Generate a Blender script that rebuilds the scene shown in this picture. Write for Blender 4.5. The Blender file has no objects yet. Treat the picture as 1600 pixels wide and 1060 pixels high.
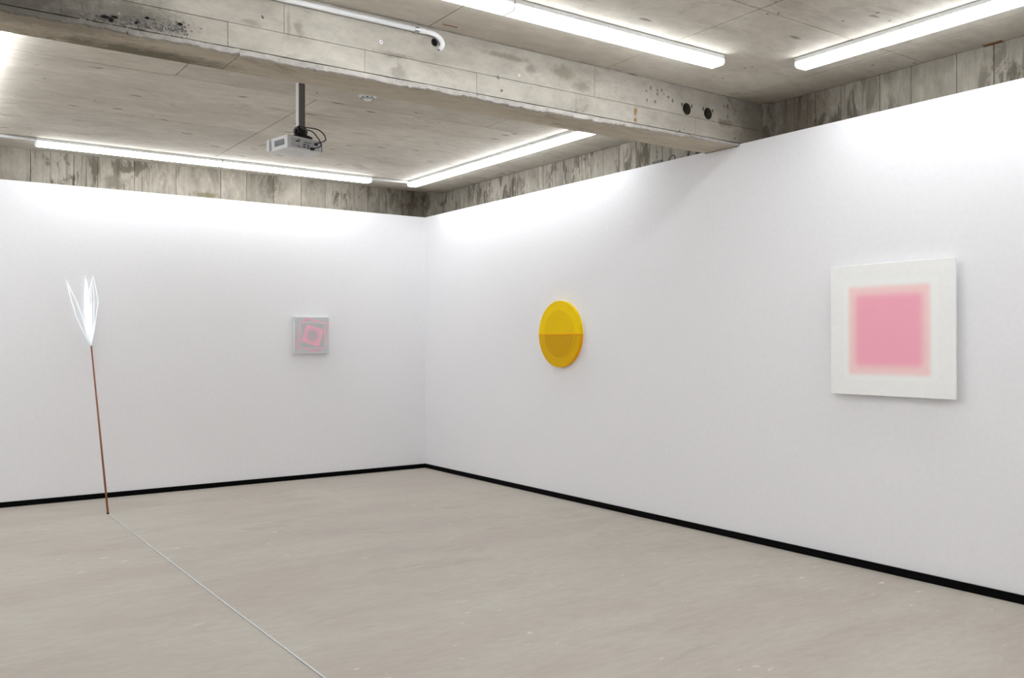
import bpy, bmesh, math, random
from mathutils import Vector, Matrix
random.seed(7)
C = bpy.context.scene
COL = C.collection

# ------------------------------------------------------------------ camera
cam_data = bpy.data.cameras.new('camera'); cam_data.sensor_fit = 'HORIZONTAL'; cam_data.sensor_width = 36.0
cam_data.lens = 36.0 * 1393.31 / 1600.0
cam_data.clip_start = 0.05; cam_data.clip_end = 60
cam = bpy.data.objects.new('camera', cam_data); COL.objects.link(cam)
F = Vector((0.5761781441, 0.8173155218, 0.0037528721)); Rr = Vector((0.8173240735, -0.5761738463, -0.0022489327))
U = Rr.cross(F)
cam.matrix_world = Matrix(((Rr.x, U.x, -F.x, -4.95656), (Rr.y, U.y, -F.y, -8.71587), (Rr.z, U.z, -F.z, 1.39892), (0, 0, 0, 1)))
C.camera = cam

# ------------------------------------------------------------------ world, exposure
w = bpy.data.worlds.new('world'); C.world = w; w.use_nodes = True
w.node_tree.nodes['Background'].inputs[0].default_value = (0.9, 0.95, 1.0, 1)
w.node_tree.nodes['Background'].inputs[1].default_value = 0.02
C.view_settings.view_transform = 'Standard'; C.view_settings.look = 'None'
C.view_settings.gamma = 1.0; C.view_settings.use_curve_mapping = False
C.view_settings.exposure = 0.0
LAMP = 15.6           # radiance of the fluorescent diffusers
LAMP_COLOR = (0.955, 1.0, 1.04)

# ------------------------------------------------------------------ colour and node helpers
def lin(r, g, b):
    f = lambda c: (c / 255 / 12.92) if c / 255 <= 0.04045 else ((c / 255 + 0.055) / 1.055) ** 2.4
    return (f(r), f(g), f(b), 1.0)

class NT:
    def __init__(s, name):
        s.m = bpy.data.materials.new(name); s.m.use_nodes = True
        s.t = s.m.node_tree; s.b = s.t.nodes['Principled BSDF']
    def n(s, kind, **kw):
        nd = s.t.nodes.new(kind)
        for k, v in kw.items(): setattr(nd, k, v)
        return nd
    def l(s, a, b): s.t.links.new(a, b)
    def math(s, op, a, b=None, clamp=False):
        nd = s.n('ShaderNodeMath', operation=op, use_clamp=clamp)
        for i, v in enumerate((a, b)):
            if v is None: continue
            if isinstance(v, (int, float)): nd.inputs[i].default_value = v
            else: s.l(v, nd.inputs[i])
        return nd.outputs[0]
    def vmath(s, op, a, b=None):
        nd = s.n('ShaderNodeVectorMath', operation=op)
        for i, v in enumerate((a, b)):
            if v is None: continue
            if isinstance(v, (tuple, list, Vector)): nd.inputs[i].default_value = tuple(v)
            else: s.l(v, nd.inputs[i])
        return nd.outputs[1] if op == 'LENGTH' else nd.outputs[0]
    def maprange(s, v, a, b, c=0.0, d=1.0, smooth=True):
        nd = s.n('ShaderNodeMapRange', interpolation_type='SMOOTHSTEP' if smooth else 'LINEAR')
        s.l(v, nd.inputs[0])
        for i, x in zip((1, 2, 3, 4), (a, b, c, d)): nd.inputs[i].default_value = x
        return nd.outputs[0]
    def mix(s, f, a, b, blend='MIX'):
        nd = s.n('ShaderNodeMix', data_type='RGBA', blend_type=blend)
        for i, v in ((0, f), (6, a), (7, b)):
            if isinstance(v, (int, float, tuple)): nd.inputs[i].default_value = v
            else: s.l(v, nd.inputs[i])
        return nd.outputs[2]
    def noise(s, vec, scale, detail=4, rough=0.55, dist=0.0, out=0):
        nd = s.n('ShaderNodeTexNoise'); s.l(vec, nd.inputs['Vector'])
        nd.inputs['Scale'].default_value = scale; nd.inputs['Detail'].default_value = detail
        nd.inputs['Roughness'].default_value = rough; nd.inputs['Distortion'].default_value = dist
        return nd.outputs[out]

def plain(name, col, rough=0.5, metal=0.0, spec=0.5, trans=0.0, bumpy=0.0):
    """simple procedural material: colour with a trace of noise in it"""
    t = NT(name)
    tc = t.n('ShaderNodeTexCoord').outputs['Object']
    nz = t.noise(tc, 35, 3)
    c2 = tuple(c * 0.93 for c in col[:3]) + (1.0,)
    t.l(t.mix(nz, c2, col), t.b.inputs['Base Color'])
    t.b.inputs['Roughness'].default_value = rough; t.b.inputs['Metallic'].default_value = metal
    t.b.inputs['Specular IOR Level'].default_value = spec
    t.b.inputs['Transmission Weight'].default_value = trans
    if bumpy:
        bp = t.n('ShaderNodeBump'); bp.inputs['Strength'].default_value = bumpy; bp.inputs['Distance'].default_value = 0.002
        t.l(t.noise(tc, 180, 3), bp.inputs['Height']); t.l(bp.outputs[0], t.b.inputs['Normal'])
    return t.m

def concrete(name, light, mid, dark, stretch=(1, 1, 1), blotch=0.6, blotch_lo=0.56, blotch_hi=0.66, bscale=5.0,
             pit=0.7, stains=(), rough=0.85, bump=0.35, spec=0.25, vary=0.10, fine=0.25, white=0.0, streak=0.0, dash=0.0, scratch=0.0):
    t = NT(name)
    tc = t.n('ShaderNodeTexCoord').outputs['Object']
    info = t.n('ShaderNodeObjectInfo')
    st = t.vmath('MULTIPLY', tc, stretch)
    col = t.mix(t.maprange(t.noise(st, 1.3, 8, 0.6, 0.3), 0.3, 0.7), mid, light)
    # fine mottling
    f1 = t.maprange(t.noise(st, 14, 8, 0.7), 0.25, 0.75, 1 - fine, 1 + fine * 0.6, smooth=False)
    col = t.mix(1.0, col, t_rgb(t, f1), 'MULTIPLY')
    # blotches from the formwork
    region = t.maprange(t.noise(tc, 1.1, 3, 0.5), 0.38, 0.62, 0.15, 1.0)
    b1 = t.maprange(t.noise(st, bscale, 9, 0.68, 0.6), blotch_lo, blotch_hi)
    b1 = t.math('MULTIPLY', t.math('MULTIPLY', b1, region), blotch)
    col = t.mix(b1, col, dark)
    if streak:
        s1 = t.noise(t.vmath('MULTIPLY', st, (9, 9, 1.0)), 5.0, 5, 0.6)
        s1 = t.math('MULTIPLY', t.math('MULTIPLY', t.maprange(s1, 0.54, 0.66), region), streak)
        col = t.mix(s1, col, dark)
    if white:
        wz = t.math('MULTIPLY', t.maprange(t.noise(t.vmath('MULTIPLY', tc, (1, 1.6, 1)), 11.0, 3, 0.55), 0.665, 0.72), t.maprange(t.noise(tc, 1.0, 2), 0.47, 0.60))
        col = t.mix(t.math('MULTIPLY', wz, white), col, lin(235, 232, 222))
    # blow holes
    vr = t.n('ShaderNodeTexVoronoi'); t.l(t.vmath('ADD', tc, t.vmath('MULTIPLY', t.noise(tc, 30, 2, out=1), (0.03, 0.03, 0.03))), vr.inputs['Vector'])
    vr.inputs['Scale'].default_value = 9.0
    keep = t.maprange(t.noise(tc, 2.7, 2), 0.52, 0.60)
    ph = t.math('MULTIPLY', t.maprange(vr.outputs['Distance'], 0.05, 0.11, 1.0, 0.0), keep)
    col = t.mix(t.math('MULTIPLY', ph, pit), col, tuple(c * 0.35 for c in dark[:3]) + (1,))
    if dash:
        dv = t.vmath('ADD', t.vmath('MULTIPLY', tc, (3.2, 10.0, 3.2)), t.vmath('MULTIPLY', t.noise(tc, 16, 3, out=1), (0.35, 0.35, 0.35)))
        v2 = t.n('ShaderNodeTexVoronoi'); t.l(dv, v2.inputs['Vector']); v2.inputs['Scale'].default_value = 1.0
        sc = t.n('ShaderNodeSeparateColor'); t.l(v2.outputs['Color'], sc.inputs[0])
        dm = t.math('MULTIPLY', t.maprange(v2.outputs['Distance'], 0.08, 0.20, 1.0, 0.0), t.maprange(sc.outputs[0], 0.62, 0.72))
        col = t.mix(t.math('MULTIPLY', dm, dash), col, tuple(c * 0.55 for c in dark[:3]) + (1,))
    if scratch:
        sv = t.noise(t.vmath('MULTIPLY', tc, (1.0, 3.0, 1.0)), 1.1, 2, 0.5, 1.5)
        cr = t.maprange(t.math('ABSOLUTE', t.math('SUBTRACT', sv, 0.5)), 0.0, 0.0022, 1.0, 0.0)
        cr = t.math('MULTIPLY', cr, t.maprange(t.noise(tc, 2.3, 4, 0.7), 0.55, 0.68))
        col = t.mix(t.math('MULTIPLY', cr, scratch), col, dark)
    # single stains with a shape of their own
    wob = t.vmath('SUBTRACT', t.noise(tc, 17, 8, 0.75, out=1), (0.5, 0.5, 0.5))
    for (c, r, sc, s, d) in stains:
        v = t.vmath('DIVIDE', t.vmath('SUBTRACT', tc, c), r)
        v = t.vmath('ADD', v, t.vmath('MULTIPLY', wob, (d * 1.8, d * 1.8, d * 1.8)))
        m = t.maprange(t.vmath('LENGTH', v), 0.25, 1.15, s, 0.0)
        col = t.mix(m, col, sc)
    rv = t.maprange(info.outputs['Random'], 0, 1, 1 - vary, 1 + vary, smooth=False)
    col = t.mix(1.0, col, t_rgb(t, rv), 'MULTIPLY')
    t.l(col, t.b.inputs['Base Color'])
    t.b.inputs['Roughness'].default_value = rough; t.b.inputs['Specular IOR Level'].default_value = spec
    bp = t.n('ShaderNodeBump'); bp.inputs['Strength'].default_value = bump; bp.inputs['Distance'].default_value = 0.004
    h = t.math('SUBTRACT', t.noise(st, 30, 6, 0.7), t.math('MULTIPLY', ph, 1.5))
    t.l(h, bp.inputs['Height']); t.l(bp.outputs[0], t.b.inputs['Normal'])
    return t.m

def t_rgb(t, v):
    nd = t.n('ShaderNodeCombineColor')
    for i in range(3): t.l(v, nd.inputs[i])
    return nd.outputs[0]

# ------------------------------------------------------------------ mesh helpers
def link(name, me, mat=None, parent=None, smooth=False):
    o = bpy.data.objects.new(name, me); COL.objects.link(o)
    if mat is not None and not me.materials: me.materials.append(mat)
    if parent is not None: o.parent = parent
    if smooth:
        for p in me.polygons: p.use_smooth = True
    return o

def finish(name, bm, mat, parent=None, smooth=False):
    me = bpy.data.meshes.new(name); bmesh.ops.recalc_face_normals(bm, faces=bm.faces); bm.to_mesh(me); bm.free()
    return link(name, me, mat, parent, smooth)

def add_box(bm, x0, x1, y0, y1, z0, z1, bev=0.0, M=None, seg=1):
    r = bmesh.ops.create_cube(bm, size=1.0); vs = r['verts']
    for v in vs:
        v.co = Vector(((x0 + x1) / 2 + v.co.x * (x1 - x0), (y0 + y1) / 2 + v.co.y * (y1 - y0), (z0 + z1) / 2 + v.co.z * (z1 - z0)))
    if bev > 0:
        es = list({e for v in vs for e in v.link_edges})
        out = bmesh.ops.bevel(bm, geom=es, offset=bev, segments=seg, affect='EDGES', profile=0.5)
        vs = list({v for f in out['faces'] for v in f.verts} | {v for v in vs if v.is_valid})
    if M is not None: bmesh.ops.transform(bm, matrix=M, verts=vs)
    return vs

def box(name, b, mat, parent=None, bev=0.0, M=None, seg=1):
    bm = bmesh.new(); add_box(bm, *b, bev=bev, M=M, seg=seg); return finish(name, bm, mat, parent)

def add_cyl(bm, p0, p1, r, seg=20, r2=None, caps=True):
    p0, p1 = Vector(p0), Vector(p1); d = p1 - p0
    M = Matrix.Translation((p0 + p1) / 2) @ d.to_track_quat('Z', 'Y').to_matrix().to_4x4()
    return bmesh.ops.create_cone(bm, cap_ends=caps, segments=seg, radius1=r, radius2=r if r2 is None else r2, depth=d.length, matrix=M)['verts']

def add_tube(bm, pts, r, seg=8, closed=False):
    pts = [Vector(p) for p in pts]; n = len(pts); rings = []
    up = None
    for i, p in enumerate(pts):
        a = pts[(i - 1) % n] if (closed or i > 0) else p
        b = pts[(i + 1) % n] if (closed or i < n - 1) else p
        t = (b - a).normalized()
        if up is None:
            up = t.orthogonal().normalized()
        up = (up - t * up.dot(t)).normalized(); s = t.cross(up)
        rings.append([bm.verts.new(p + r * (math.cos(2 * math.pi * k / seg) * up + math.sin(2 * math.pi * k / seg) * s)) for k in range(seg)])
    for i in range(n if closed else n - 1):
        A, B = rings[i], rings[(i + 1) % n]
        for k in range(seg): bm.faces.new((A[k], A[(k + 1) % seg], B[(k + 1) % seg], B[k]))
    if not closed:
        bm.faces.new(rings[0]); bm.faces.new(list(reversed(rings[-1])))

def smooth_path(pts, sub=6):
    pts = [Vector(p) for p in pts]; out = []
    for i in range(len(pts) - 1):
        p0 = pts[max(i - 1, 0)]; p1 = pts[i]; p2 = pts[i + 1]; p3 = pts[min(i + 2, len(pts) - 1)]
        for k in range(sub):
            t = k / sub
            out.append(0.5 * ((2 * p1) + (p2 - p0) * t + (2 * p0 - 5 * p1 + 4 * p2 - p3) * t * t + (3 * p1 - p0 - 3 * p2 + p3) * t ** 3))
    out.append(pts[-1]); return out

def tube(name, pts, r, mat, parent=None, seg=8, closed=False):
    bm = bmesh.new(); add_tube(bm, pts, r, seg, closed); return finish(name, bm, mat, parent, True)

def thing(name, label, cat, loc=(0, 0, 0), rotz=0.0, group=None):
    o = bpy.data.objects.new(name, None); COL.objects.link(o); o.location = loc; o.rotation_euler = (0, 0, rotz)
    o.empty_display_size = 0.1
    o['label'] = label; o['category'] = cat
    if group: o['group'] = group
    return o

def struct(o, label=None, cat=None):
    o['kind'] = 'structure'
    if label: o['label'] = label
    if cat: o['category'] = cat
    return o

def cut(o, cutters):
    for c in cutters:
        m = o.modifiers.new('cut', 'BOOLEAN'); m.operation = 'DIFFERENCE'; m.solver = 'EXACT'; m.object = c
    bpy.context.view_layer.update()
    me = bpy.data.meshes.new_from_object(o.evaluated_get(bpy.context.evaluated_depsgraph_get()))
    o.modifiers.clear(); o.data = me

# ------------------------------------------------------------------ materials
GREY_L, GREY_M, GREY_D = lin(190, 184, 174), lin(168, 161, 149), lin(112, 104, 91)
MOLD = lin(84, 80, 74)
m_ceiling = concrete('ceiling_concrete', lin(218, 211, 199), lin(196, 188, 175), lin(142, 133, 118), stretch=(0.5, 1.0, 1), blotch=0.6,
                     blotch_lo=0.52, blotch_hi=0.70, bscale=3.2, pit=0.9, vary=0.045, fine=0.18, bump=0.25, dash=0.75)
m_wallc = concrete('board_marked_concrete', lin(180, 172, 160), lin(152, 145, 132), lin(92, 85, 73), stretch=(1, 1, 0.35), blotch=0.85,
                   blotch_lo=0.50, blotch_hi=0.60, bscale=11, pit=0.4, vary=0.09, fine=0.34, streak=0.6,
                   stains=[((-3.19, 0.21, 2.90), (0.13, 0.3, 0.09), lin(118, 112, 100), 0.9, 1.3),
                           ((-1.68, 0.21, 2.99), (0.13, 0.3, 0.12), lin(108, 101, 90), 0.8, 1.6),
                           ((-2.35, 0.21, 2.86), (0.16, 0.3, 0.035), lin(120, 112, 84), 0.8, 1.0),
                           ((-0.05, 0.21, 2.95), (0.26, 0.3, 0.36), lin(84, 74, 62), 0.6, 0.8),
                           
                           ((0.31, -4.75, 2.95), (0.3, 0.35, 0.35), lin(98, 86, 72), 0.7, 0.9)])
beam_stains = [((-4.62, -4.49, 2.95), (0.75, 0.4, 0.50), lin(88, 84, 77), 0.85, 0.7),
               ((-3.98, -4.49, 2.86), (0.22, 0.3, 0.07), lin(108, 103, 94), 0.8, 1.2),
               ((-1.60, -4.49, 3.035), (0.11, 0.3, 0.055), lin(138, 131, 117), 0.9, 1.2),
               ((-1.45, -4.49, 2.975), (0.09, 0.3, 0.04), lin(138, 131, 117), 0.85, 1.2),
               ((-2.02, -4.49, 3.055), (0.20, 0.3, 0.022), lin(132, 125, 113), 0.8, 1.2),
               ((-1.83, -4.49, 3.02), (0.05, 0.3, 0.04), lin(132, 125, 113), 0.7, 1.5),
               ((-2.72, -4.49, 2.93), (0.14, 0.3, 0.018), lin(136, 129, 119), 0.9, 1.8),
               ((-2.70, -4.49, 2.84), (0.06, 0.3, 0.05), lin(140, 134, 126), 0.7, 1.8),
               ((-3.27, -4.49, 2.965), (0.03, 0.3, 0.05), lin(138, 131, 120), 0.8, 1.6),
               ((-3.50, -4.49, 2.945), (0.07, 0.3, 0.02), lin(138, 131, 120), 0.8, 1.6),
               ((-3.32, -4.49, 2.975), (0.012, 0.3, 0.09), lin(138, 131, 120), 0.6, 1.2),
               ((-0.15, -4.49, 2.93), (0.10, 0.3, 0.03), lin(120, 110, 92), 0.7, 1.4),
               ((-0.12, -4.49, 3.05), (0.014, 0.3, 0.022), lin(86, 76, 64), 0.8, 0.9),
               ((-0.12, -4.49, 2.98), (0.010, 0.3, 0.018), lin(86, 76, 64), 0.7, 0.9),
               ((0.35, -4.49, 2.9), (0.55, 0.5, 0.55), lin(112, 102, 88), 0.75, 0.5),
               ((-0.996, -4.49, 2.886), (0.018, 0.3, 0.030), lin(150, 112, 58), 0.95, 0.9),
               ((-0.996, -4.49, 2.833), (0.016, 0.3, 0.022), lin(146, 110, 60), 0.95, 0.9)]
for (sx, sz, ax, az) in ((-0.86, 3.06, .010, .018), (-0.90, 3.035, .010, .010), (-0.80, 3.055, .009, .014), (-0.76, 3.06, .010, .014), (-0.80, 3.03, .010, .016),
                         (-0.70, 3.025, .016, .010), (-0.66, 3.005, .010, .020), (-0.895, 2.975, .010, .016), (-0.82, 2.975, .012, .014), (-0.74, 3.04, .006, .010)):
    beam_stains.append(((sx, -4.49, sz), (ax, 0.3, az), lin(98, 92, 84), 0.85, 0.8))
m_beam = concrete('beam_concrete', lin(190, 184, 173), lin(166, 159, 148), lin(116, 108, 96), stretch=(0.55, 1, 1), blotch=0.7,
                  blotch_lo=0.54, blotch_hi=0.66, bscale=4.5, pit=0.85, vary=0.03, fine=0.24, bump=0.5, stains=beam_stains)
m_soffit = concrete('soffit_concrete', lin(200, 190, 172), lin(184, 174, 156), lin(136, 126, 110), stretch=(0.35, 1.2, 1), blotch=0.5,
                    blotch_lo=0.54, blotch_hi=0.64, bscale=5, pit=0.4, vary=0.02, fine=0.2,
                    stains=[((-3.95, -4.2, 2.78), (0.55, 0.14, 0.2), lin(92, 84, 66), 0.8, 0.9), ((-4.4, -4.4, 2.78), (0.5, 0.12, 0.2), lin(112, 104, 90), 0.6, 0.9)])
m_lip = concrete('arris_mortar', lin(196, 191, 184), lin(168, 163, 156), lin(110, 104, 96), stretch=(1, 1, 1), blotch=0.6, bscale=16, vary=0.02, fine=0.3, bump=0.8,
                 stains=[((-4.62, -4.49, 2.78), (0.85, 0.4, 0.3), lin(100, 96, 88), 0.85, 0.6)])
m_floor = concrete('floor_concrete', lin(190, 184, 172), lin(182, 172, 162), lin(150, 140, 130), stretch=(0.6, 1.7, 1), blotch=0.45, blotch_lo=0.52,
                   blotch_hi=0.70, bscale=2.2, pit=0.0, vary=0.0, fine=0.13, scratch=0.55, rough=0.55, bump=0.06, spec=0.35, white=0.6)
m_dark = plain('joint_shadow_concrete', lin(70, 62, 52), 0.95)
m_white = plain('white_wall_paint', lin(245, 244, 246), 0.75, spec=0.2, bumpy=0.05)
m_black = plain('black_skirting_paint', (0.0015, 0.0014, 0.0016, 1), 0.7, spec=0.08)
m_metal = plain('white_enamel', lin(228, 230, 230), 0.4)
m_pvc = plain('white_conduit_plastic', lin(250, 251, 252), 0.4)
m_zinc = plain('zinc_plate', lin(200, 205, 205), 0.3, metal=0.9)
m_blackp = plain('black_plastic', lin(16, 16, 18), 0.4)
m_blackh = plain('dark_hole', lin(8, 7, 7), 0.9)
m_rod = plain('copper_brown_rod', lin(140, 84, 52), 0.45, spec=0.4)
m_string = plain('white_cord_added_glow', lin(250, 252, 255), 0.4)   # plain white cord, emission added to lift it above the lit wall
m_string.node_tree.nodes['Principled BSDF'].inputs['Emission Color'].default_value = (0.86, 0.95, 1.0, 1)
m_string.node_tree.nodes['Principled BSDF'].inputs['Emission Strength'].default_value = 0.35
m_line = plain('white_floor_cord', lin(232, 236, 240), 0.6)

md = NT('lamp_diffuser')
md.b.inputs['Base Color'].default_value = (0.8, 0.8, 0.8, 1)
md.b.inputs['Emission Color'].default_value = (*LAMP_COLOR, 1); md.b.inputs['Emission Strength'].default_value = LAMP
m_diff = md.m

# ------------------------------------------------------------------ the setting
HX, HY, ZC = 0.30, 0.21, 3.12        # concrete wall planes and ceiling height
XL, YB = -7.4, -10.4                 # far ends of the room, behind and beside the camera
BY0, BY1, BZ = -4.485, -4.165, 2.79  # cast beam

struct(box('floor', (XL, HX, YB, HY, -0.12, 0.0), m_floor), 'pale grey polished concrete floor')
struct(box('wall_left', (XL, 0.10, 0.0, 0.10, 0.0, 2.80), m_white), 'white partition wall behind the leaning rod and small pink square')
# right partition: notched where the beam bears on it
prof = [(0.0, 0.0), (0.0, 2.80), (BY1 + 0.003, 2.80), (BY1 + 0.003, BZ - 0.004), (BY0 - 0.003, BZ - 0.004), (BY0 - 0.003, 2.80), (YB, 2.80), (YB, 0.0)]
bm = bmesh.new()
f0 = bm.faces.new([bm.verts.new((0.0, y, z)) for y, z in prof])
r = bmesh.ops.extrude_face_region(bm, geom=[f0]); bmesh.ops.translate(bm, vec=(0.10, 0, 0), verts=[v for v in r['geom'] if isinstance(v, bmesh.types.BMVert)])
struct(finish('wall_right', bm, m_white), 'white partition wall carrying the yellow disc and large pink square')
struct(box('wall_back', (XL, HX, YB - 0.12, YB, 0.0, ZC), m_white))
struct(box('wall_side', (XL - 0.12, XL, YB - 0.12, HY, 0.0, ZC), m_white))
BB = 0.046
struct(box('baseboard_left', (XL, -0.0005, -0.012, 0.0, 0.0, BB), m_black, bev=0.001))
bbr = struct(box('baseboard_right', (-0.012, 0.0, -4.398, -0.0125, 0.0, BB), m_black, bev=0.001))
box('skirting_length', (-0.014, 0.0, YB, -4.40, 0.0, BB + 0.001), m_black, bbr, bev=0.001)

def panel_gap(lo, hi, g=0.0022): return lo + g, hi - g

# cast walls above and behind the partitions, marked by their shutter boards
wl = struct(box('wall_concrete_left', (XL, HX + 0.2, HY + 0.012, HY + 0.20, 0.0, ZC + 0.15), m_dark), 'board marked concrete wall showing above the left partition')
xs = [XL, -6.8, -6.4, -6.0, -5.6, -5.2, -4.85, -4.45, -4.18, -3.89, -3.54, -3.34, -3.02, -2.64, -2.21, -1.95, -1.67, -1.37, -1.10, -0.82, -0.60, -0.465, -0.18, 0.10]
for a, b in zip(xs[:-1], xs[1:]):
    a, b = panel_gap(a, b); d = random.uniform(-0.0015, 0.0015)
    box('concrete_board', (a, b, HY + d, HY + 0.02, 2.2, ZC + 0.002), m_wallc, wl, bev=0.0015)
wr = struct(box('wall_concrete_right', (HX + 0.012, HX + 0.20, YB, HY + 0.012, 0.0, ZC + 0.15), m_dark), 'board marked concrete wall showing above the right partition')
ys = [YB, -10.0, -9.6, -9.2, -8.8, -8.3, -7.9, -7.5, -7.1, -6.75, -6.42, -6.11, -5.89, -5.60, -5.385, -5.10, -4.90, -4.66, -4.54, -4.17, -3.70, -3.42, -3.10, -2.89, -2.68, -2.43, -2.19, -2.10, -1.80, -1.64, -1.39, -1.28, -1.05, -0.80, -0.53, -0.35, 0.117]
for a, b in zip(ys[:-1], ys[1:]):
    a, b = panel_gap(a, b); d = random.uniform(-0.0015, 0.0015)
    box('concrete_board', (HX + d, HX + 0.02, a, b, 2.2, ZC + 0.002), m_wallc, wr, bev=0.0015)
struct(box('pillar_corner', (0.10, HX + 0.012, 0.117, HY + 0.012, 0.0, ZC), m_wallc, bev=0.004), 'narrow concrete pillar in the far corner above the partitions')
struct(box('pillar_beam', (0.252, HX + 0.012, -4.535, BY1, 0.0, ZC), m_wallc, bev=0.004), 'narrow concrete pillar where the beam meets the wall')

# ceiling slab with its cast sheets
ceil = struct(box('ceiling', (XL, HX, YB, HY, ZC + 0.010, ZC + 0.30), m_dark), 'stained grey concrete ceiling cast against large sheets')
rows = [((YB, -8.09), [XL, -4.9, -2.5, -0.10, 0.30]),
        ((-8.09, -5.69), [XL, -6.05, -4.85, -3.65, -2.45, -1.25, -0.05, 0.30]),
        ((-5.69, -4.485), [XL, -4.85, -2.53, -1.25, -0.05, 0.30]),
        ((-4.485, -4.165), [XL, 0.30]),
        ((-4.165, -2.77), [XL, -5.8, -3.42, -1.02, 0.30]),
        ((-2.77, -1.56), [XL, -4.85, -2.45, -0.05, 0.30]),
        ((-1.56, -0.35), [XL, -4.85, -2.45, -0.05, 0.30]),
        ((-0.35, 0.21), [XL, -4.85, -2.45, 0.30])]
for (y0, y1), xx in rows:
    for a, b in zip(xx[:-1], xx[1:]):
        d = random.uniform(0, 0.0018)
        box('cast_sheet', (a + 0.0032, b - 0.0032, y0 + 0.0032, y1 - 0.0032, ZC + d, ZC + 0.012), m_ceiling, ceil, bev=0.0012)

# the beam: core, upper and lower course of cast faces, mortar arris, service holes
beam = struct(box('ceiling_beam', (XL, 0.252, BY0 + 0.012, BY1, BZ + 0.008, ZC + 0.01), m_beam), 'deep stained concrete beam crossing under the ceiling')
holes = [((-0.527, 2.972), 0.042), ((-0.321, 2.971), 0.042), ((-2.487, 3.045), 0.022)]
cutters = []
for (hx, hz), rad in holes:
    bm = bmesh.new(); add_cyl(bm, (hx, BY0 - 0.05, hz), (hx, BY0 + 0.20, hz), rad, 40)
    cutters.append(finish('cutter', bm, m_beam))
cut(beam, cutters)
up = [XL, -6.2, -5.0, -3.343, -1.341, 0.252]
for a, b in zip(up[:-1], up[1:]):
    o = box('cast_face', (a + 0.0007, b - 0.0007, BY0 + random.uniform(0, 0.0015), BY0 + 0.013, 2.925 + 0.001, ZC - 0.002), m_beam, beam, bev=0.0008)
    if b > -1.0: cut(o, cutters[:2])
    elif b > -2.0: cut(o, cutters[2:])
lo = [XL, -5.9, -4.9, -3.62, -2.908, -2.214, -1.49, -0.441, 0.252]
for a, b in zip(lo[:-1], lo[1:]):
    box('cast_face', (a + 0.0007, b - 0.0007, BY0 + random.uniform(0, 0.003), BY0 + 0.013, BZ + 0.019, 2.925 - 0.001), m_beam, beam, bev=0.0008)
for c in cutters: bpy.data.objects.remove(c)
so = [XL, -6.2, -3.55, -1.15, 0.252]
for a, b in zip(so[:-1], so[1:]):
    box('cast_soffit', (a + 0.001, b - 0.001, BY0 + 0.012, BY1, BZ + random.uniform(0, 0.001), BZ + 0.010), m_soffit, beam, bev=0.0012)
# ragged mortar lip along the lower front edge
x = -5.2
while x < -0.02:
    x2 = min(x + random.uniform(0.35, 0.7), -0.012)
    bm = bmesh.new(); n = max(6, int((x2 - x) / 0.012)); sec = []
    sag = lambda q: 0.019 * math.sin(math.pi * min(1, max(0, (q + 5.2) / 5.2))) ** 0.7
    j = k = 0.0
    for i in range(n + 1):
        q = x + (x2 - x) * i / n - (0.001 if i == n else 0)
        j = j * 0.82 + random.gauss(0, 0.0016); k = k * 0.8 + random.gauss(0, 0.0007)
        if random.random() < 0.05: j += random.choice((-0.004, 0.005))
        zb = BZ - sag(q) - 0.001 + j; zt = BZ + 0.0145 + j * 0.3
        sec.append([bm.verts.new(p) for p in ((q, BY0 + 0.03 + k, BZ + 0.002), (q, BY0 + 0.026 + k, zb + 0.006), (q, BY0 + 0.016, zb + 0.002), (q, BY0 + k * 0.5, zb), (q, BY0 - 0.006 + k, zb + 0.005), (q, BY0 - 0.007 + k, zt - 0.003), (q, BY0 + 0.002, zt))])
    for A, B in zip(sec[:-1], sec[1:]):
        for q in range(7): bm.faces.new((A[q], A[(q + 1) % 7], B[(q + 1) % 7], B[q]))
    bm.faces.new(sec[0]); bm.faces.new(list(reversed(sec[-1])))
    finish('mortar_edge', bm, m_lip, beam); x = x2
# honeycombed patch of bare aggregate near the left end
m_agg = concrete('bare_aggregate', lin(168, 166, 166), lin(122, 118, 113), lin(70, 66, 62), blotch=0.9, bscale=20, vary=0.0, fine=0.4)
bm = bmesh.new()
for i in range(230):
    cx = random.gauss(-4.10, 0.12) if i < 160 else random.gauss(-3.86, 0.04)
    cz = 2.828 + random.gauss(0, 0.016) + (cx + 4.1) * 0.06
    if not (2.797 < cz < 2.885 and -4.45 < cx < -3.72): continue
    rr = random.uniform(0.002, 0.008)
    M = Matrix.Translation((cx, BY0 - 0.001 + rr * 0.3, cz)) @ Matrix.Rotation(random.random() * 6, 4, 'Z') @ Matrix.Diagonal((rr * random.uniform(0.8, 2.0), rr * 0.5, rr * random.uniform(.5, 1), 1))
    bmesh.ops.create_icosphere(bm, subdivisions=1, radius=1.0, matrix=M)
ag = finish('exposed_aggregate', bm, m_agg, beam); ag['kind'] = 'stuff'
bm = bmesh.new()
for (cx, cz, sx, sz) in ((-4.16, 2.835, .020, .006), (-4.135, 2.826, .010, .010), (-4.12, 2.842, .014, .005), (-4.03, 2.835, .008, .006), (-3.84, 2.868, .012, .006), (-3.985, 2.866, .009, .006)):
    bmesh.ops.create_icosphere(bm, subdivisions=2, radius=1.0, matrix=Matrix.Translation((cx, BY0 - 0.004, cz)) @ Matrix.Diagonal((sx, 0.007, sz, 1)))
o = finish('spall_hollow', bm, m_blackh, beam, True); o['label'] = 'small dark hollows in the broken concrete'

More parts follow.
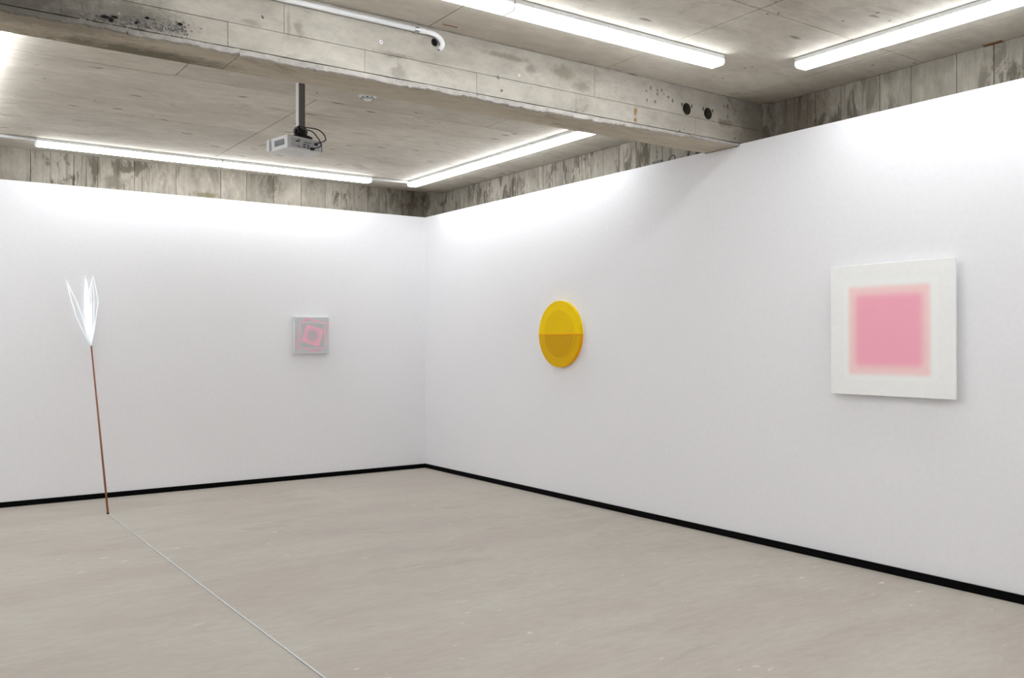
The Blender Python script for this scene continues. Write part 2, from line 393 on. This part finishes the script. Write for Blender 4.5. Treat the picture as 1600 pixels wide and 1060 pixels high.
# sleeves in the two large service holes
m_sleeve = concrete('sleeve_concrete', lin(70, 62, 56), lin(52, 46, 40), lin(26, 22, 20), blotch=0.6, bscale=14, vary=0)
m_rim = concrete('rim_mortar', lin(205, 200, 188), lin(180, 172, 156), lin(90, 78, 62), blotch=0.7, bscale=18, vary=0)
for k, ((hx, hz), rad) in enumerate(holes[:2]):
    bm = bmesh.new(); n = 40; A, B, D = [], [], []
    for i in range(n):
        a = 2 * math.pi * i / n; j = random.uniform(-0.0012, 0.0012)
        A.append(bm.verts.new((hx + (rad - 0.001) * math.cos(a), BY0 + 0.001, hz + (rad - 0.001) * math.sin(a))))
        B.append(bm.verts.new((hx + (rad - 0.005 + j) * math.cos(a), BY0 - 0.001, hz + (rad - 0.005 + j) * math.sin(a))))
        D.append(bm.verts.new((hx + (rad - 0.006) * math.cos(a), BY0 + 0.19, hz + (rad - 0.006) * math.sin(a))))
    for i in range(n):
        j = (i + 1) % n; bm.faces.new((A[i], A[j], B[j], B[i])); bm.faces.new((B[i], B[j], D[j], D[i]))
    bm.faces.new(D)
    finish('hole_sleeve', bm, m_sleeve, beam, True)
    tube('hole_rim', [(hx + (rad + 0.001) * math.cos(a), BY0 + 0.0005, hz + (rad + 0.002) * math.sin(a)) for a in [2 * math.pi * i / 36 for i in range(36)]], 0.0035, m_rim, beam, 6, True)
    for s in (-1, 1):     # notches left by the sleeve fixings
        box('fixing_notch', (hx + s * 0.047 - 0.004, hx + s * 0.047 + 0.004, BY0 - 0.0015, BY0 + 0.004, hz + 0.012, hz + 0.036), m_blackh, beam, bev=0.001)
bm = bmesh.new(); add_cyl(bm, (-2.487, BY0 + 0.19, 3.045), (-2.487, BY0 + 0.012, 3.045), 0.0218, 28)
finish('conduit_hole_core', bm, m_blackh, beam)
# anchors and a wood sliver cast in
for (ax, az, rr, m) in ((-2.815, 2.983, 0.010, m_pvc), (-1.919, 2.960, 0.008, m_pvc)):
    bm = bmesh.new(); add_cyl(bm, (ax, BY0 - 0.003, az), (ax, BY0 + 0.006, az), rr, 16); o = finish('wall_plug', bm, m, beam)
    bm = bmesh.new(); add_cyl(bm, (ax, BY0 - 0.005, az), (ax, BY0 + 0.002, az), rr * 0.35, 10); finish('plug_hole', bm, m_blackh, o)
m_wood = plain('old_timber', lin(128, 92, 62), 0.8)
bm = bmesh.new(); add_box(bm, 0.262, 0.298, -6.17, -6.06, 3.1165, 3.1215, bev=0.001)
o = finish('timber_sliver', bm, m_wood, ceil); o['label'] = 'splinter of brown timber left in the ceiling'
box('timber_sliver', (-2.485, -2.395, -4.575, -4.569, 3.1175, 3.1215), m_wood, ceil)

# ------------------------------------------------------------------ fluorescent battens
m_end = plain('lamp_end_cap', lin(215, 216, 214), 0.5)   # milky plastic, the tube shines through it
m_end.node_tree.nodes['Principled BSDF'].inputs['Emission Color'].default_value = (*LAMP_COLOR, 1)
m_end.node_tree.nodes['Principled BSDF'].inputs['Emission Strength'].default_value = 0.42
W_, H1, H2 = 0.055, 0.025, 0.058      # half width, housing depth, total drop
def batten(loc, rotz, label, group, L=1.542):
    t = thing('batten_light', label, 'ceiling light', loc, rotz, group)
    if 'me' not in batten.__dict__:
        bm = bmesh.new(); add_box(bm, -L / 2, L / 2, -W_, W_, -H1, 0, bev=0.002)
        a = finish('housing', bm, m_metal, t)
        bm = bmesh.new(); sec = [(-W_ + .002, -H1), (-W_ + .002, -H2 + .012), (-W_ + .012, -H2), (W_ - .012, -H2), (W_ - .002, -H2 + .012), (W_ - .002, -H1)]
        A = [bm.verts.new((-L / 2 + .008, y, z)) for y, z in sec]; B = [bm.verts.new((L / 2 - .008, y, z)) for y, z in sec]
        bm.faces.new(A); bm.faces.new(B)
        for i in range(6): bm.faces.new((A[i], A[(i + 1) % 6], B[(i + 1) % 6], B[i]))
        b = finish('diffuser', bm, m_diff, t)
        sec2 = [(-W_ , -H1), (-W_, -H2 + .011), (-W_ + .011, -H2 - .001), (W_ - .011, -H2 - .001), (W_, -H2 + .011), (W_, -H1)]
        ends = []
        for s in (-1, 1):
            bm = bmesh.new(); x0, x1 = sorted((s * L / 2, s * (L / 2 - .008)))
            A = [bm.verts.new((x0, y, z)) for y, z in sec2]; B = [bm.verts.new((x1, y, z)) for y, z in sec2]
            bm.faces.new(A); bm.faces.new(B)
            for i in range(6): bm.faces.new((A[i], A[(i + 1) % 6], B[(i + 1) % 6], B[i]))
            ends.append(finish('end_cap', bm, m_end, t))
        batten.me = [a, b] + ends
    else:
        for src in batten.me:
            c = src.copy(); COL.objects.link(c); c.parent = t
    return t
P2 = math.pi / 2; G = 'fluorescent battens around the ceiling'
yA, xB, yC, xD, xE = -0.295, -0.345, -5.035, -0.385, -4.44
batten((-3.140, yA, ZC), 0, 'long white batten light over the left wall, above the leaning rod', G)
batten((-1.595, yA, ZC), 0, 'long white batten light over the left wall, nearest the far corner', G)
batten((xB, -1.095, ZC), P2, 'white batten light over the right wall beyond the beam, next to the far corner', G)
batten((xB, -2.640, ZC), P2, 'white batten light over the right wall with one end hidden by the beam', G)
batten((xE, -2.640, ZC), P2, 'batten light cut off at the left edge of the photo, behind the beam', G)
batten((xE, -1.095, ZC), P2, 'batten light past the left edge of the photo, toward the left wall', G)
batten((-1.605, yC, ZC), 0, 'large white batten light this side of the beam, opposite the two beam holes', G)
batten((-3.150, yC, ZC), 0, 'batten light cut off by the top edge, this side of the beam', G)
batten((xD, -6.060, ZC), P2, 'large white batten light above the big pink square painting', G)
batten((xD, -7.605, ZC), P2, 'batten light above the right wall outside the picture, beside the camera', G)
for (bx, by, br, bl) in ((-6.75, -1.3, P2, 'on the left of the room beyond the beam'), (-6.75, -6.4, P2, 'on the left of the room this side of the beam'), (-6.75, -7.95, P2, 'on the left of the room level with the camera'), (-5.75, -1.5, P2, 'beyond the beam, past the left edge of the photo'), (-5.75, -3.1, P2, 'just beyond the beam, past the left edge of the photo'), (-5.75, -6.2, P2, 'this side of the beam, past the left edge of the photo'), (-6.75, -2.95, P2, 'on the left of the room tight behind the beam'), (-2.5, -6.45, P2, 'on the open ceiling ahead of the camera, above the picture'), (-2.5, -8.2, P2, 'on the open ceiling to the right of the camera')):
    batten((bx, by, ZC), br, 'added fill batten light ' + bl, G)  # unseen battens, added only to fill the room with more even light
batten((-4.750, -9.3, ZC), 0, 'added fill batten light on the ceiling behind the camera, to its left', G)  # this row behind the camera is also added as fill
batten((-1.605, -9.3, ZC), 0, 'added fill batten light on the ceiling behind the camera, near the right wall', G)
batten((-3.150, -9.3, ZC), 0, 'added fill batten light on the ceiling behind the camera, overhead', G)

def tagged(o, label, cat, group=None):
    o['label'] = label; o['category'] = cat
    if group: o['group'] = group
    return o
# surface conduits between the lights
t = tube('conduit', [(-0.829, -0.30, ZC - .0135), (-0.66, -0.30, ZC - .0135), (-0.50, -0.315, ZC - .0135), (-0.401, -0.345, ZC - .0135)], 0.0125, m_pvc, None, 12)
tagged(t, 'short white conduit on the ceiling joining the two lights at the far corner', 'conduit')
t = tube('conduit', [(-4.384, -0.325, ZC - .0135), (-3.906, -0.325, ZC - .0135)], 0.0125, m_pvc, None, 12)
tagged(t, 'white conduit running left along the ceiling from the light above the rod', 'conduit')

# ------------------------------------------------------------------ conduit along the beam
cd = thing('conduit', 'white plastic conduit along the top of the beam, bent into a hole', 'conduit', (0, 0, 0))
yp = BY0 - 0.0155; zp = 3.086
tube('pipe', [(-5.6, yp, zp), (-4.0, yp, zp), (-2.565, yp, zp)], 0.0138, m_pvc, cd, 14)
tube('elbow', smooth_path([(-2.575, yp, zp), (-2.53, yp, zp - .001), (-2.492, yp, zp - .006), (-2.463, yp, zp - .022), (-2.450, yp - .002, zp - .044), (-2.450, yp + .004, zp - .062), (-2.456, yp + .020, zp - .070)], 5), 0.0142, m_pvc, cd, 14)
bm = bmesh.new(); add_tube(bm, [(-2.598, yp, zp), (-2.560, yp, zp)], 0.0150, 16); finish('coupling', bm, m_pvc, cd, True)
bm = bmesh.new(); R0 = 0.0155
arc = [(yp - R0 * math.cos(a) if True else 0, zp + R0 * math.sin(a)) for a in [math.radians(q) for q in range(-100, 101, 20)]]
arc = [(BY0 - 0.0015, zp + 0.042), (BY0 - 0.0015, zp + R0 + .004)] + list(reversed(arc)) + [(BY0 - 0.0015, zp - R0 - .004), (BY0 - 0.0015, zp - 0.020)]
arc = [(min(a, BY0 - 0.0012), min(b, ZC - 0.001)) for a, b in arc]
A = [bm.verts.new((-2.622, a, b)) for a, b in arc]; B = [bm.verts.new((-2.598, a, b)) for a, b in arc]
for i in range(len(arc) - 1): bm.faces.new((A[i], A[i + 1], B[i + 1], B[i]))
sd = finish('saddle_clip', bm, m_zinc, cd); sd['label'] = 'shiny metal saddle clip'
md_ = sd.modifiers.new('solid', 'SOLIDIFY'); md_.thickness = 0.0012
bm = bmesh.new(); add_cyl(bm, (-2.452, BY0 - 0.001, 3.013), (-2.468, BY0 - 0.006, 3.006), 0.003, 8); finish('pipe_screw', bm, m_blackh, cd)

# ------------------------------------------------------------------ smoke detector
sm = thing('smoke_detector', 'round white smoke detector on the ceiling half hidden behind the beam', 'smoke detector', (-2.208, -3.082, ZC)); sm.scale = (0.92, 0.92, 0.92)
def lathe(bm, prof, seg=40):
    rings = [[bm.verts.new((r * math.cos(2 * math.pi * k / seg), r * math.sin(2 * math.pi * k / seg), z)) for k in range(seg)] for r, z in prof]
    for A, B in zip(rings[:-1], rings[1:]):
        for k in range(seg): bm.faces.new((A[k], A[(k + 1) % seg], B[(k + 1) % seg], B[k]))
    bm.faces.new(rings[0]); bm.faces.new(rings[-1])
bm = bmesh.new(); lathe(bm, [(0.066, 0), (0.068, -0.006), (0.067, -0.012), (0.058, -0.022), (0.046, -0.026)]); finish('detector_base', bm, m_metal, sm, True)
bm = bmesh.new(); lathe(bm, [(0.034, -0.026), (0.034, -0.034), (0.026, -0.040), (0.010, -0.042)]); finish('sensor_dome', bm, m_metal, sm, True)
for k in range(8):
    a = k * math.pi / 4 + 0.3
    box('vent_slot', (0.036, 0.054, -0.006, 0.006, -0.0275, -0.020), m_blackp, sm, M=Matrix.Rotation(a, 4, 'Z'))

# ------------------------------------------------------------------ projector on its pole
PX, PY = -2.745, -3.200
mt = thing('projector_mount', 'square grey metal pole with black bracket hanging from the ceiling over the projector', 'ceiling mount', (PX, PY, ZC))
m_pole = plain('light_grey_pole', lin(240, 241, 242), 0.4)
box('pole', (-.0225, .0225, -.0225, .0225, -0.325, -0.004), m_pole, mt, bev=0.002)
box('pole_shade_face', (-.019, .0226, -.0235, -.020, -0.322, -0.006), plain('dark_grey_pole_shade', lin(112, 108, 104), 0.35), mt, bev=0.0005)['label'] = 'dark grey plate standing in for shade on the pole'  # dark plate imitates the shaded right side of the white pole
box('ceiling_plate', (-.07, .07, -.07, .07, -0.004, 0), m_pole, mt, bev=0.001)
bm = bmesh.new(); add_box(bm, -.030, .030, -.030, .030, -0.372, -0.318, bev=0.006); add_cyl(bm, (-.042, 0, -.352), (.042, 0, -.352), .017, 14); finish('tilt_bracket', bm, m_blackp, mt)
bm = bmesh.new(); lathe(bm, [(0.030, -0.366), (0.052, -0.392), (0.075, -0.398), (0.075, -0.402)], 24); finish('mount_disc', bm, m_blackp, mt, True)
for k, a in enumerate((20, 110, 200, 290)):
    bm = bmesh.new(); add_tube(bm, [(0.02, 0, -.375), (0.065, 0, -.390), (0.092, 0, -.4035)], 0.007, 6)
    bmesh.ops.transform(bm, matrix=Matrix.Rotation(math.radians(a + 10.4), 4, 'Z'), verts=bm.verts); finish('arm', bm, m_blackp, mt)

m_pj = plain('off_white_plastic', lin(222, 222, 222), 0.45)
m_pj2 = plain('connector_plate', lin(196, 197, 200), 0.45)
m_slot = plain('vent_shadow', lin(150, 151, 154), 0.6); m_port = plain('dark_port', lin(52, 54, 58), 0.5); m_silver = plain('port_metal', lin(150, 152, 155), 0.35, metal=0.7)
pj = thing('projector', 'white ceiling projector with its connector side toward us', 'projector', (-2.883, -3.331, 2.629), math.radians(10.4))
bm = bmesh.new(); vs = add_box(bm, 0, .27, 0, .22, 0, .0845)
for v in bm.verts:
    if v.co.z < 0.01: v.co.y += 0.004 if v.co.y < 0.1 else -0.006; v.co.x += 0.004 if v.co.x < 0.1 else -0.004
    if v.co.x > 0.2 and v.co.z > 0.05: v.co.z -= 0.010
bmesh.ops.bevel(bm, geom=list(bm.edges), offset=0.006, segments=3, affect='EDGES', profile=0.5)
finish('body', bm, m_pj, pj)
box('rear_panel', (.030, .240, -.0015, .004, .010, .070), m_pj2, pj, bev=0.001)
def port(nm, x0, x1, z0, z1, m, d=.0035): return box(nm, (x0, x1, -d, .002, z0, z1), m, pj, bev=0.0006)
for (x0, x1, z0, z1) in ((.058, .088, .046, .054), (.114, .132, .031, .038), (.142, .160, .028, .035), (.112, .130, .015, .022), (.140, .158, .012, .019)): port('socket', x0, x1, z0, z1, m_port)
port('label_strip', .120, .175, .046, .053, m_silver); port('seam', .060, .165, .0245, .0258, m_port, .0022); port('seam', .110, .165, .0395, .0405, m_port, .0022)
port('cable_clip', .2505, .2535, .004, .058, m_port, .001)
for (cx, cz, m) in ((.075, .016, m_port), (.086, .0145, m_port), (.097, .0130, plain('orange_jack', lin(214, 150, 40), .5)), (.078, .062, m_port), (.088, .0605, m_port)):
    bm = bmesh.new(); add_cyl(bm, (cx, -.0045, cz), (cx, .002, cz), .0033, 12); finish('round_socket', bm, m, pj)
port('plug', .165, .190, .006, .022, m_blackp, .018); port('plug', .196, .214, .040, .055, m_blackp, .016)
# side vents (left side) and the lens bezel that stands proud at the front
for k in range(10):
    y = .040 + k * .012
    box('vent_slot', (-.0012, .003, y, y + .005, .024, .062), m_slot, pj)
box('front_bezel', (-.012, .276, .200, .232, .004, .080), m_pj, pj, bev=0.005, seg=2)
bm = bmesh.new(); add_cyl(bm, (.20, .228, .040), (.20, .250, .040), .026, 24); finish('lens', bm, m_blackp, pj)
for fx, fy in ((.09, .05), (.20, .15)):
    bm = bmesh.new(); add_cyl(bm, (fx, fy, -.001), (fx, fy, .004), .009, 16); finish('screw_foot', bm, m_pj2, pj)
box('lamp_cover', (.06, .17, .07, .16, -.0015, .004), m_pj, pj, bev=.001)
# cables
t = tube('cable', smooth_path([(-2.757, -3.232, 2.792), (-2.775, -3.300, 2.775), (-2.752, -3.380, 2.757), (-2.718, -3.424, 2.742), (-2.691, -3.443, 2.717), (-2.678, -3.448, 2.689), (-2.681, -3.440, 2.673), (-2.6885, -3.320, 2.679)][:-1] + [(-2.686, -3.318, 2.677)], 6), 0.0038, m_blackp, None, 8)
tagged(t, 'outer black cable looping from the pole to the right side of the projector', 'cable')
t = tube('cable', smooth_path([(-2.752, -3.232, 2.786), (-2.770, -3.330, 2.757), (-2.747, -3.403, 2.730), (-2.721, -3.422, 2.693), (-2.705, -3.428, 2.665), (-2.701, -3.425, 2.640), (-2.708, -3.34, 2.641)], 6), 0.0038, m_blackp, None, 8)
tagged(t, 'inner black cable looping from the pole into the projector sockets', 'cable')

# ------------------------------------------------------------------ loose things on top of the right partition
t = thing('cable', 'black cable loop poking up above the right partition', 'cable')
ctr = (0.10, -3.724, 2.825)
tube('cable_loop', [(0.10 + 0.012 * math.sin(a), ctr[1] - 0.034 * math.cos(a), ctr[2] + 0.042 * math.sin(a)) for a in [math.pi * i / 16 * 1.5 - 0.8 for i in range(17)]], 0.0038, m_blackp, t, 8)
t = tube('cable', smooth_path([(0.10, -3.890, 2.79), (0.10, -3.902, 2.835), (0.10, -3.916, 2.872), (0.10, -3.935, 2.90)], 5), 0.0045, m_blackp, None, 8)
tagged(t, 'short black cable end rising behind the right partition, next to the beam', 'cable')
t = box('steel_bracket', (0.085, 0.10, -3.630, -3.522, 2.80, 2.846), plain('dark_steel', lin(70, 68, 66), .5), None, bev=.003)
tagged(t, 'small dark steel bracket on top of the right partition', 'bracket')
t = box('steel_bracket', (0.085, 0.10, -4.05, -3.985, 2.80, 2.842), m_blackp, None, bev=.003)
tagged(t, 'tiny black block on top of the right partition tight under the beam', 'bracket')

# ------------------------------------------------------------------ leaning rod with string flower, and the floor line
rod = thing('leaning_rod', 'thin copper brown rod leaning on the left wall, white cord flower at its tip', 'sculpture', (-3.455, -0.848, 0))
tip = Vector((0.018, 0.848 - 0.030, 1.375))
bm = bmesh.new(); add_cyl(bm, (0, 0, 0.001), tip, 0.0085, 14, r2=0.0065); finish('rod', bm, m_rod, rod, True)
bm = bmesh.new(); add_cyl(bm, (0, 0, 0.0), (0, 0.004, 0.012), 0.010, 14); finish('foot', bm, m_blackp, rod, True)
def W(p, y): return (p[0] + 3.455, 0.848 + y, p[1])
tipw = (-3.437, 1.375)
petals = [([tipw, (-3.500, 1.50), (-3.558, 1.634), (-3.592, 1.76), (-3.622, 1.89), (-3.639, 1.962), (-3.600, 1.87), (-3.551, 1.761), (-3.510, 1.635), (-3.470, 1.48)], -.030, -.012),
          ([tipw, (-3.445, 1.48), (-3.469, 1.60), (-3.493, 1.703), (-3.490, 1.838), (-3.481, 2.004), (-3.462, 1.869), (-3.434, 1.658), (-3.441, 1.48)], -.030, -.010),
          ([tipw, (-3.415, 1.50), (-3.402, 1.60), (-3.379, 1.773), (-3.395, 1.88), (-3.420, 2.002), (-3.450, 1.88), (-3.452, 1.70), (-3.442, 1.50)], -.030, -.016),
          ([tipw, (-3.460, 1.46), (-3.485, 1.56), (-3.499, 1.66), (-3.484, 1.80), (-3.479, 1.975), (-3.470, 1.80), (-3.455, 1.60), (-3.445, 1.46)], -.034, -.022),
          ([tipw, (-3.418, 1.50), (-3.412, 1.65), (-3.414, 1.84), (-3.424, 1.985), (-3.438, 1.86), (-3.428, 1.66), (-3.436, 1.50)], -.026, -.008)]
for k, (pp, y0, y1) in enumerate(petals):
    n = len(pp); apex = max(p[1] for p in pp)
    pts = [W(p, y0 + (y1 - y0) * (p[1] - 1.375) / (apex - 1.375) - 0.010 * math.sin(math.pi * i / n) * (1 if i % 2 else .6)) for i, p in enumerate(pp)]
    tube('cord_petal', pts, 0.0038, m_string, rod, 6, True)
# strands gathered in the middle of the flower
bm = bmesh.new()
for k in range(11):
    f = k / 10; zt = 1.78 + 0.20 * random.random()
    pts = [W((tipw[0], 1.375), -.03), W((-3.468 + f * .044, 1.50), -.034 + f * .014), W((-3.486 + f * .052, 1.66), -.03 + f * .014), W((-3.482 + f * .010, zt), -.018)]
    add_tube(bm, pts, 0.0034, 6)
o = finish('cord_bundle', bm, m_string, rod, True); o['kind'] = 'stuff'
t = tube('floor_cord', [(-3.455, -0.862, 0.0035), (-3.4575, -2.6, 0.0035), (-3.459, -3.95, 0.0035), (-3.455, -5.2, 0.0035), (-3.453, -7.4, 0.0035)], 0.0032, m_line, None, 8)
tagged(t, 'straight white cord stretched over the floor from the foot of the rod', 'cord')

# ------------------------------------------------------------------ large pink square painting
ap = thing('painting', 'large white square panel with a soft pink square glowing in its middle', 'painting', (0, -5.6645, 1.4715))
m_pan = plain('white_frosted_acrylic', lin(252, 252, 250), 0.6, spec=0.3)
box('front_sheet', (-.052, -.038, -.4025, .4025, -.4000, .4000), m_pan, ap, bev=0.002)
box('backing_frame', (-.038, -.0005, -.370, .370, -.372, .372), m_pan, ap, bev=0.002)
t = NT('soft_pink_field'); tc = t.n('ShaderNodeTexCoord').outputs['Object']
sp = t.n('ShaderNodeSeparateXYZ'); t.l(tc, sp.inputs[0])
ay = t.math('ABSOLUTE', t.math('ADD', sp.outputs[1], -0.008)); az = t.math('ABSOLUTE', t.math('ADD', sp.outputs[2], 0.005))
def sdf(hx, hz, rad):
    qx = t.math('MAXIMUM', t.math('SUBTRACT', ay, hx - rad), 0.0); qz = t.math('MAXIMUM', t.math('SUBTRACT', az, hz - rad), 0.0)
    return t.math('SUBTRACT', t.math('SQRT', t.math('ADD', t.math('MULTIPLY', qx, qx), t.math('MULTIPLY', qz, qz))), rad)
nz = t.math('MULTIPLY', t.math('SUBTRACT', t.noise(tc, 7, 2), 0.5), 0.008)
halo = t.maprange(t.math('ADD', sdf(.272, .276, .03), nz), -0.030, 0.012, 1, 0)
core = t.maprange(t.math('ADD', sdf(.232, .232, .05), nz), -0.048, 0.014, 1, 0)
c = t.mix(halo, lin(250, 250, 248), lin(255, 218, 216)); c = t.mix(core, c, (1.0, 0.44, 0.55, 1))
t.l(c, t.b.inputs['Base Color']); t.b.inputs['Roughness'].default_value = 0.55; t.b.inputs['Specular IOR Level'].default_value = 0.3
o = box('colour_field', (-.0528, -.0515, -.305, .310, -.310, .305), t.m, ap); o['label'] = 'blurred pink square fading to white'
for s in (-.22, .05): box('hanging_clip', (-.046, -.036, s - .006, s + .006, -.404, -.398), m_zinc, ap)

# ------------------------------------------------------------------ yellow disc
yd = thing('disc_painting', 'round yellow acrylic disc with a darker lower half on the right wall', 'wall art', (0, -2.473, 1.4715))
m_yel = plain('yellow_acrylic', (1.0, 0.67, 0.0, 1), 0.5, spec=0.12); m_yin = plain('yellow_acrylic_inner', (0.92, 0.60, 0.0, 1), 0.5, spec=0.12)
m_amb = plain('amber_acrylic', (0.78, 0.45, 0.002, 1), 0.5, spec=0.12); m_amb2 = plain('amber_acrylic_inner', (0.68, 0.37, 0.002, 1), 0.5, spec=0.12)
m_ambr = plain('amber_acrylic_ring', (0.82, 0.50, 0.01, 1), 0.5, spec=0.12); m_org = plain('orange_acrylic_edge', (1.0, 0.42, 0.0, 1), 0.5, spec=0.12)
m_clear = plain('frosted_white_acrylic', lin(244, 244, 240), 0.5)
def sector(nm, r0, r1, a0, a1, x0, x1, m, parent=yd, n=48):
    bm = bmesh.new(); full = abs(a1 - a0 - 2 * math.pi) < 1e-6
    ang = [a0 + (a1 - a0) * i / n for i in range(n + (0 if full else 1))]
    def ring(r, x): return [bm.verts.new((x, -r * math.cos(a), r * math.sin(a))) for a in ang]
    Fo, Bo = ring(r1, x0), ring(r1, x1)
    if r0 > 0:
        Fi, Bi = ring(r0, x0), ring(r0, x1)
        k = len(ang); rng = range(k) if full else range(k - 1)
        for i in rng:
            j = (i + 1) % k
            bm.faces.new((Fo[i], Fo[j], Fi[j], Fi[i])); bm.faces.new((Bo[i], Bo[j], Bi[j], Bi[i])); bm.faces.new((Fo[i], Fo[j], Bo[j], Bo[i])); bm.faces.new((Fi[i], Fi[j], Bi[j], Bi[i]))
        if not full:
            for i in (0, -1): bm.faces.new((Fo[i], Fi[i], Bi[i], Bo[i]))
    else:
        bm.faces.new(Fo); bm.faces.new(Bo); k = len(ang)
        for i in range(k): bm.faces.new((Fo[i], Fo[(i + 1) % k], Bo[(i + 1) % k], Bo[i]))
    return finish(nm, bm, m, parent)
PI = math.pi
sector('back_disc', 0, .296, 0, 2 * PI, -.010, -.0005, m_clear, n=96)
sector('upper_plate', 0, .2965, 0.0, PI, -.044, -.010, m_yel, n=64)
sector('lower_plate', 0, .2965, PI, 2 * PI, -.044, -.010, m_org, n=64)['label'] = 'orange edged lower half'
sector('lower_face', 0, .2960, PI + .012, 2 * PI - .012, -.0455, -.044, m_amb, n=64)['label'] = 'darker amber lower face'
sector('upper_inner_disc', 0, .213, 0.0, PI, -.0450, -.044, m_yin, n=64)
sector('lower_inner_disc', 0, .212, PI + .02, 2 * PI - .02, -.0465, -.0455, m_amb2, n=64)
sector('lower_ring', .212, .221, PI + .02, 2 * PI - .02, -.0472, -.0455, m_ambr, n=64)
box('middle_edge', (-.048, -.044, -.2965, .2965, -.006, .003), m_org, yd, bev=.001)['label'] = 'bright orange edge across the middle'

# ------------------------------------------------------------------ small pink and grey square
sa = thing('relief_panel', 'small frosted grey square panel with tilted pink squares on the left wall', 'wall art', (0, 0, 0))
m_box = plain('frosted_box', lin(226, 228, 230), 0.4); m_face = plain('grey_frosted_face', lin(208, 209, 211), 0.5)
m_fpk = plain('pink_line', lin(252, 188, 208), 0.5); m_fwh = plain('pale_line', lin(240, 228, 232), 0.5); m_tint = plain('pink_grey_tint', lin(214, 198, 205), 0.5)
X0, X1, Z0, Z1 = -1.548, -1.170, 1.284, 1.668; YF = -.050
box('acrylic_box', (X0, X1, YF + .002, -.0005, Z0, Z1), m_box, sa, bev=.003)
box('front_face', (X0 + .008, X1 - .006, YF, YF + .003, Z0 + .008, Z1 - .010), m_face, sa, bev=.0006)
def poly(nm, pts, y0, y1, m, hole=None):
    bm = bmesh.new()
    if hole is None:
        A = [bm.verts.new((x, y0, z)) for x, z in pts]; B = [bm.verts.new((x, y1, z)) for x, z in pts]
        bm.faces.new(A); bm.faces.new(B)
        for i in range(len(A)): bm.faces.new((A[i], A[(i + 1) % len(A)], B[(i + 1) % len(A)], B[i]))
    else:
        cx = sum(p[0] for p in pts) / len(pts); cz = sum(p[1] for p in pts) / len(pts)
        L = []
        for (y, s) in ((y0, 0), (y0, 1), (y1, 1), (y1, 0)):
            ring = []
            for x, z in pts:
                d = math.hypot(x - cx, z - cz); k = (d - hole) / d if s else 1
                ring.append(bm.verts.new((cx + (x - cx) * k, y, cz + (z - cz) * k)))
            L.append(ring)
        n = len(pts)
        for a in range(4):
            A, B = L[a], L[(a + 1) % 4]
            for i in range(n): bm.faces.new((A[i], A[(i + 1) % n], B[(i + 1) % n], B[i]))
    return finish(nm, bm, m, sa)
hexa = [(-1.405, 1.657), (-1.310, 1.630), (-1.176, 1.600), (-1.207, 1.400), (-1.225, 1.340), (-1.323, 1.296), (-1.420, 1.330), (-1.540, 1.352), (-1.515, 1.480), (-1.488, 1.615)]
poly('tinted_layer', hexa, YF - .0006, YF + .001, m_tint)
poly('outer_outline', hexa, YF - .0014, YF, m_fpk, hole=.013)['label'] = 'pink outline of a tilted square'
sq = [(-1.485, 1.612), (-1.220, 1.604), (-1.220, 1.344), (-1.483, 1.343)]
poly('inner_layer', sq, YF - .0018, YF, plain('grey_inner_layer', lin(198, 199, 200), 0.4))
poly('inner_outline', sq, YF - .0024, YF, m_fwh, hole=.007)['label'] = 'pale square outline'
t = NT('pink_square_blur'); tc = t.n('ShaderNodeTexCoord').outputs['Object']
v = t.vmath('SUBTRACT', tc, (-1.352, 0, 1.476)); v = t.vmath('MULTIPLY', v, (1, 0, 1)); ln = t.vmath('LENGTH', v)
c = t.mix(t.maprange(ln, .030, .095), lin(200, 188, 194), lin(250, 186, 206)); t.l(c, t.b.inputs['Base Color']); t.b.inputs['Roughness'].default_value = .4
ps = [(-1.414, 1.589), (-1.230, 1.532), (-1.290, 1.354), (-1.474, 1.416)]
poly('pink_square', ps, YF - .0030, YF, t.m)['label'] = 'tilted pink square with a grey centre'
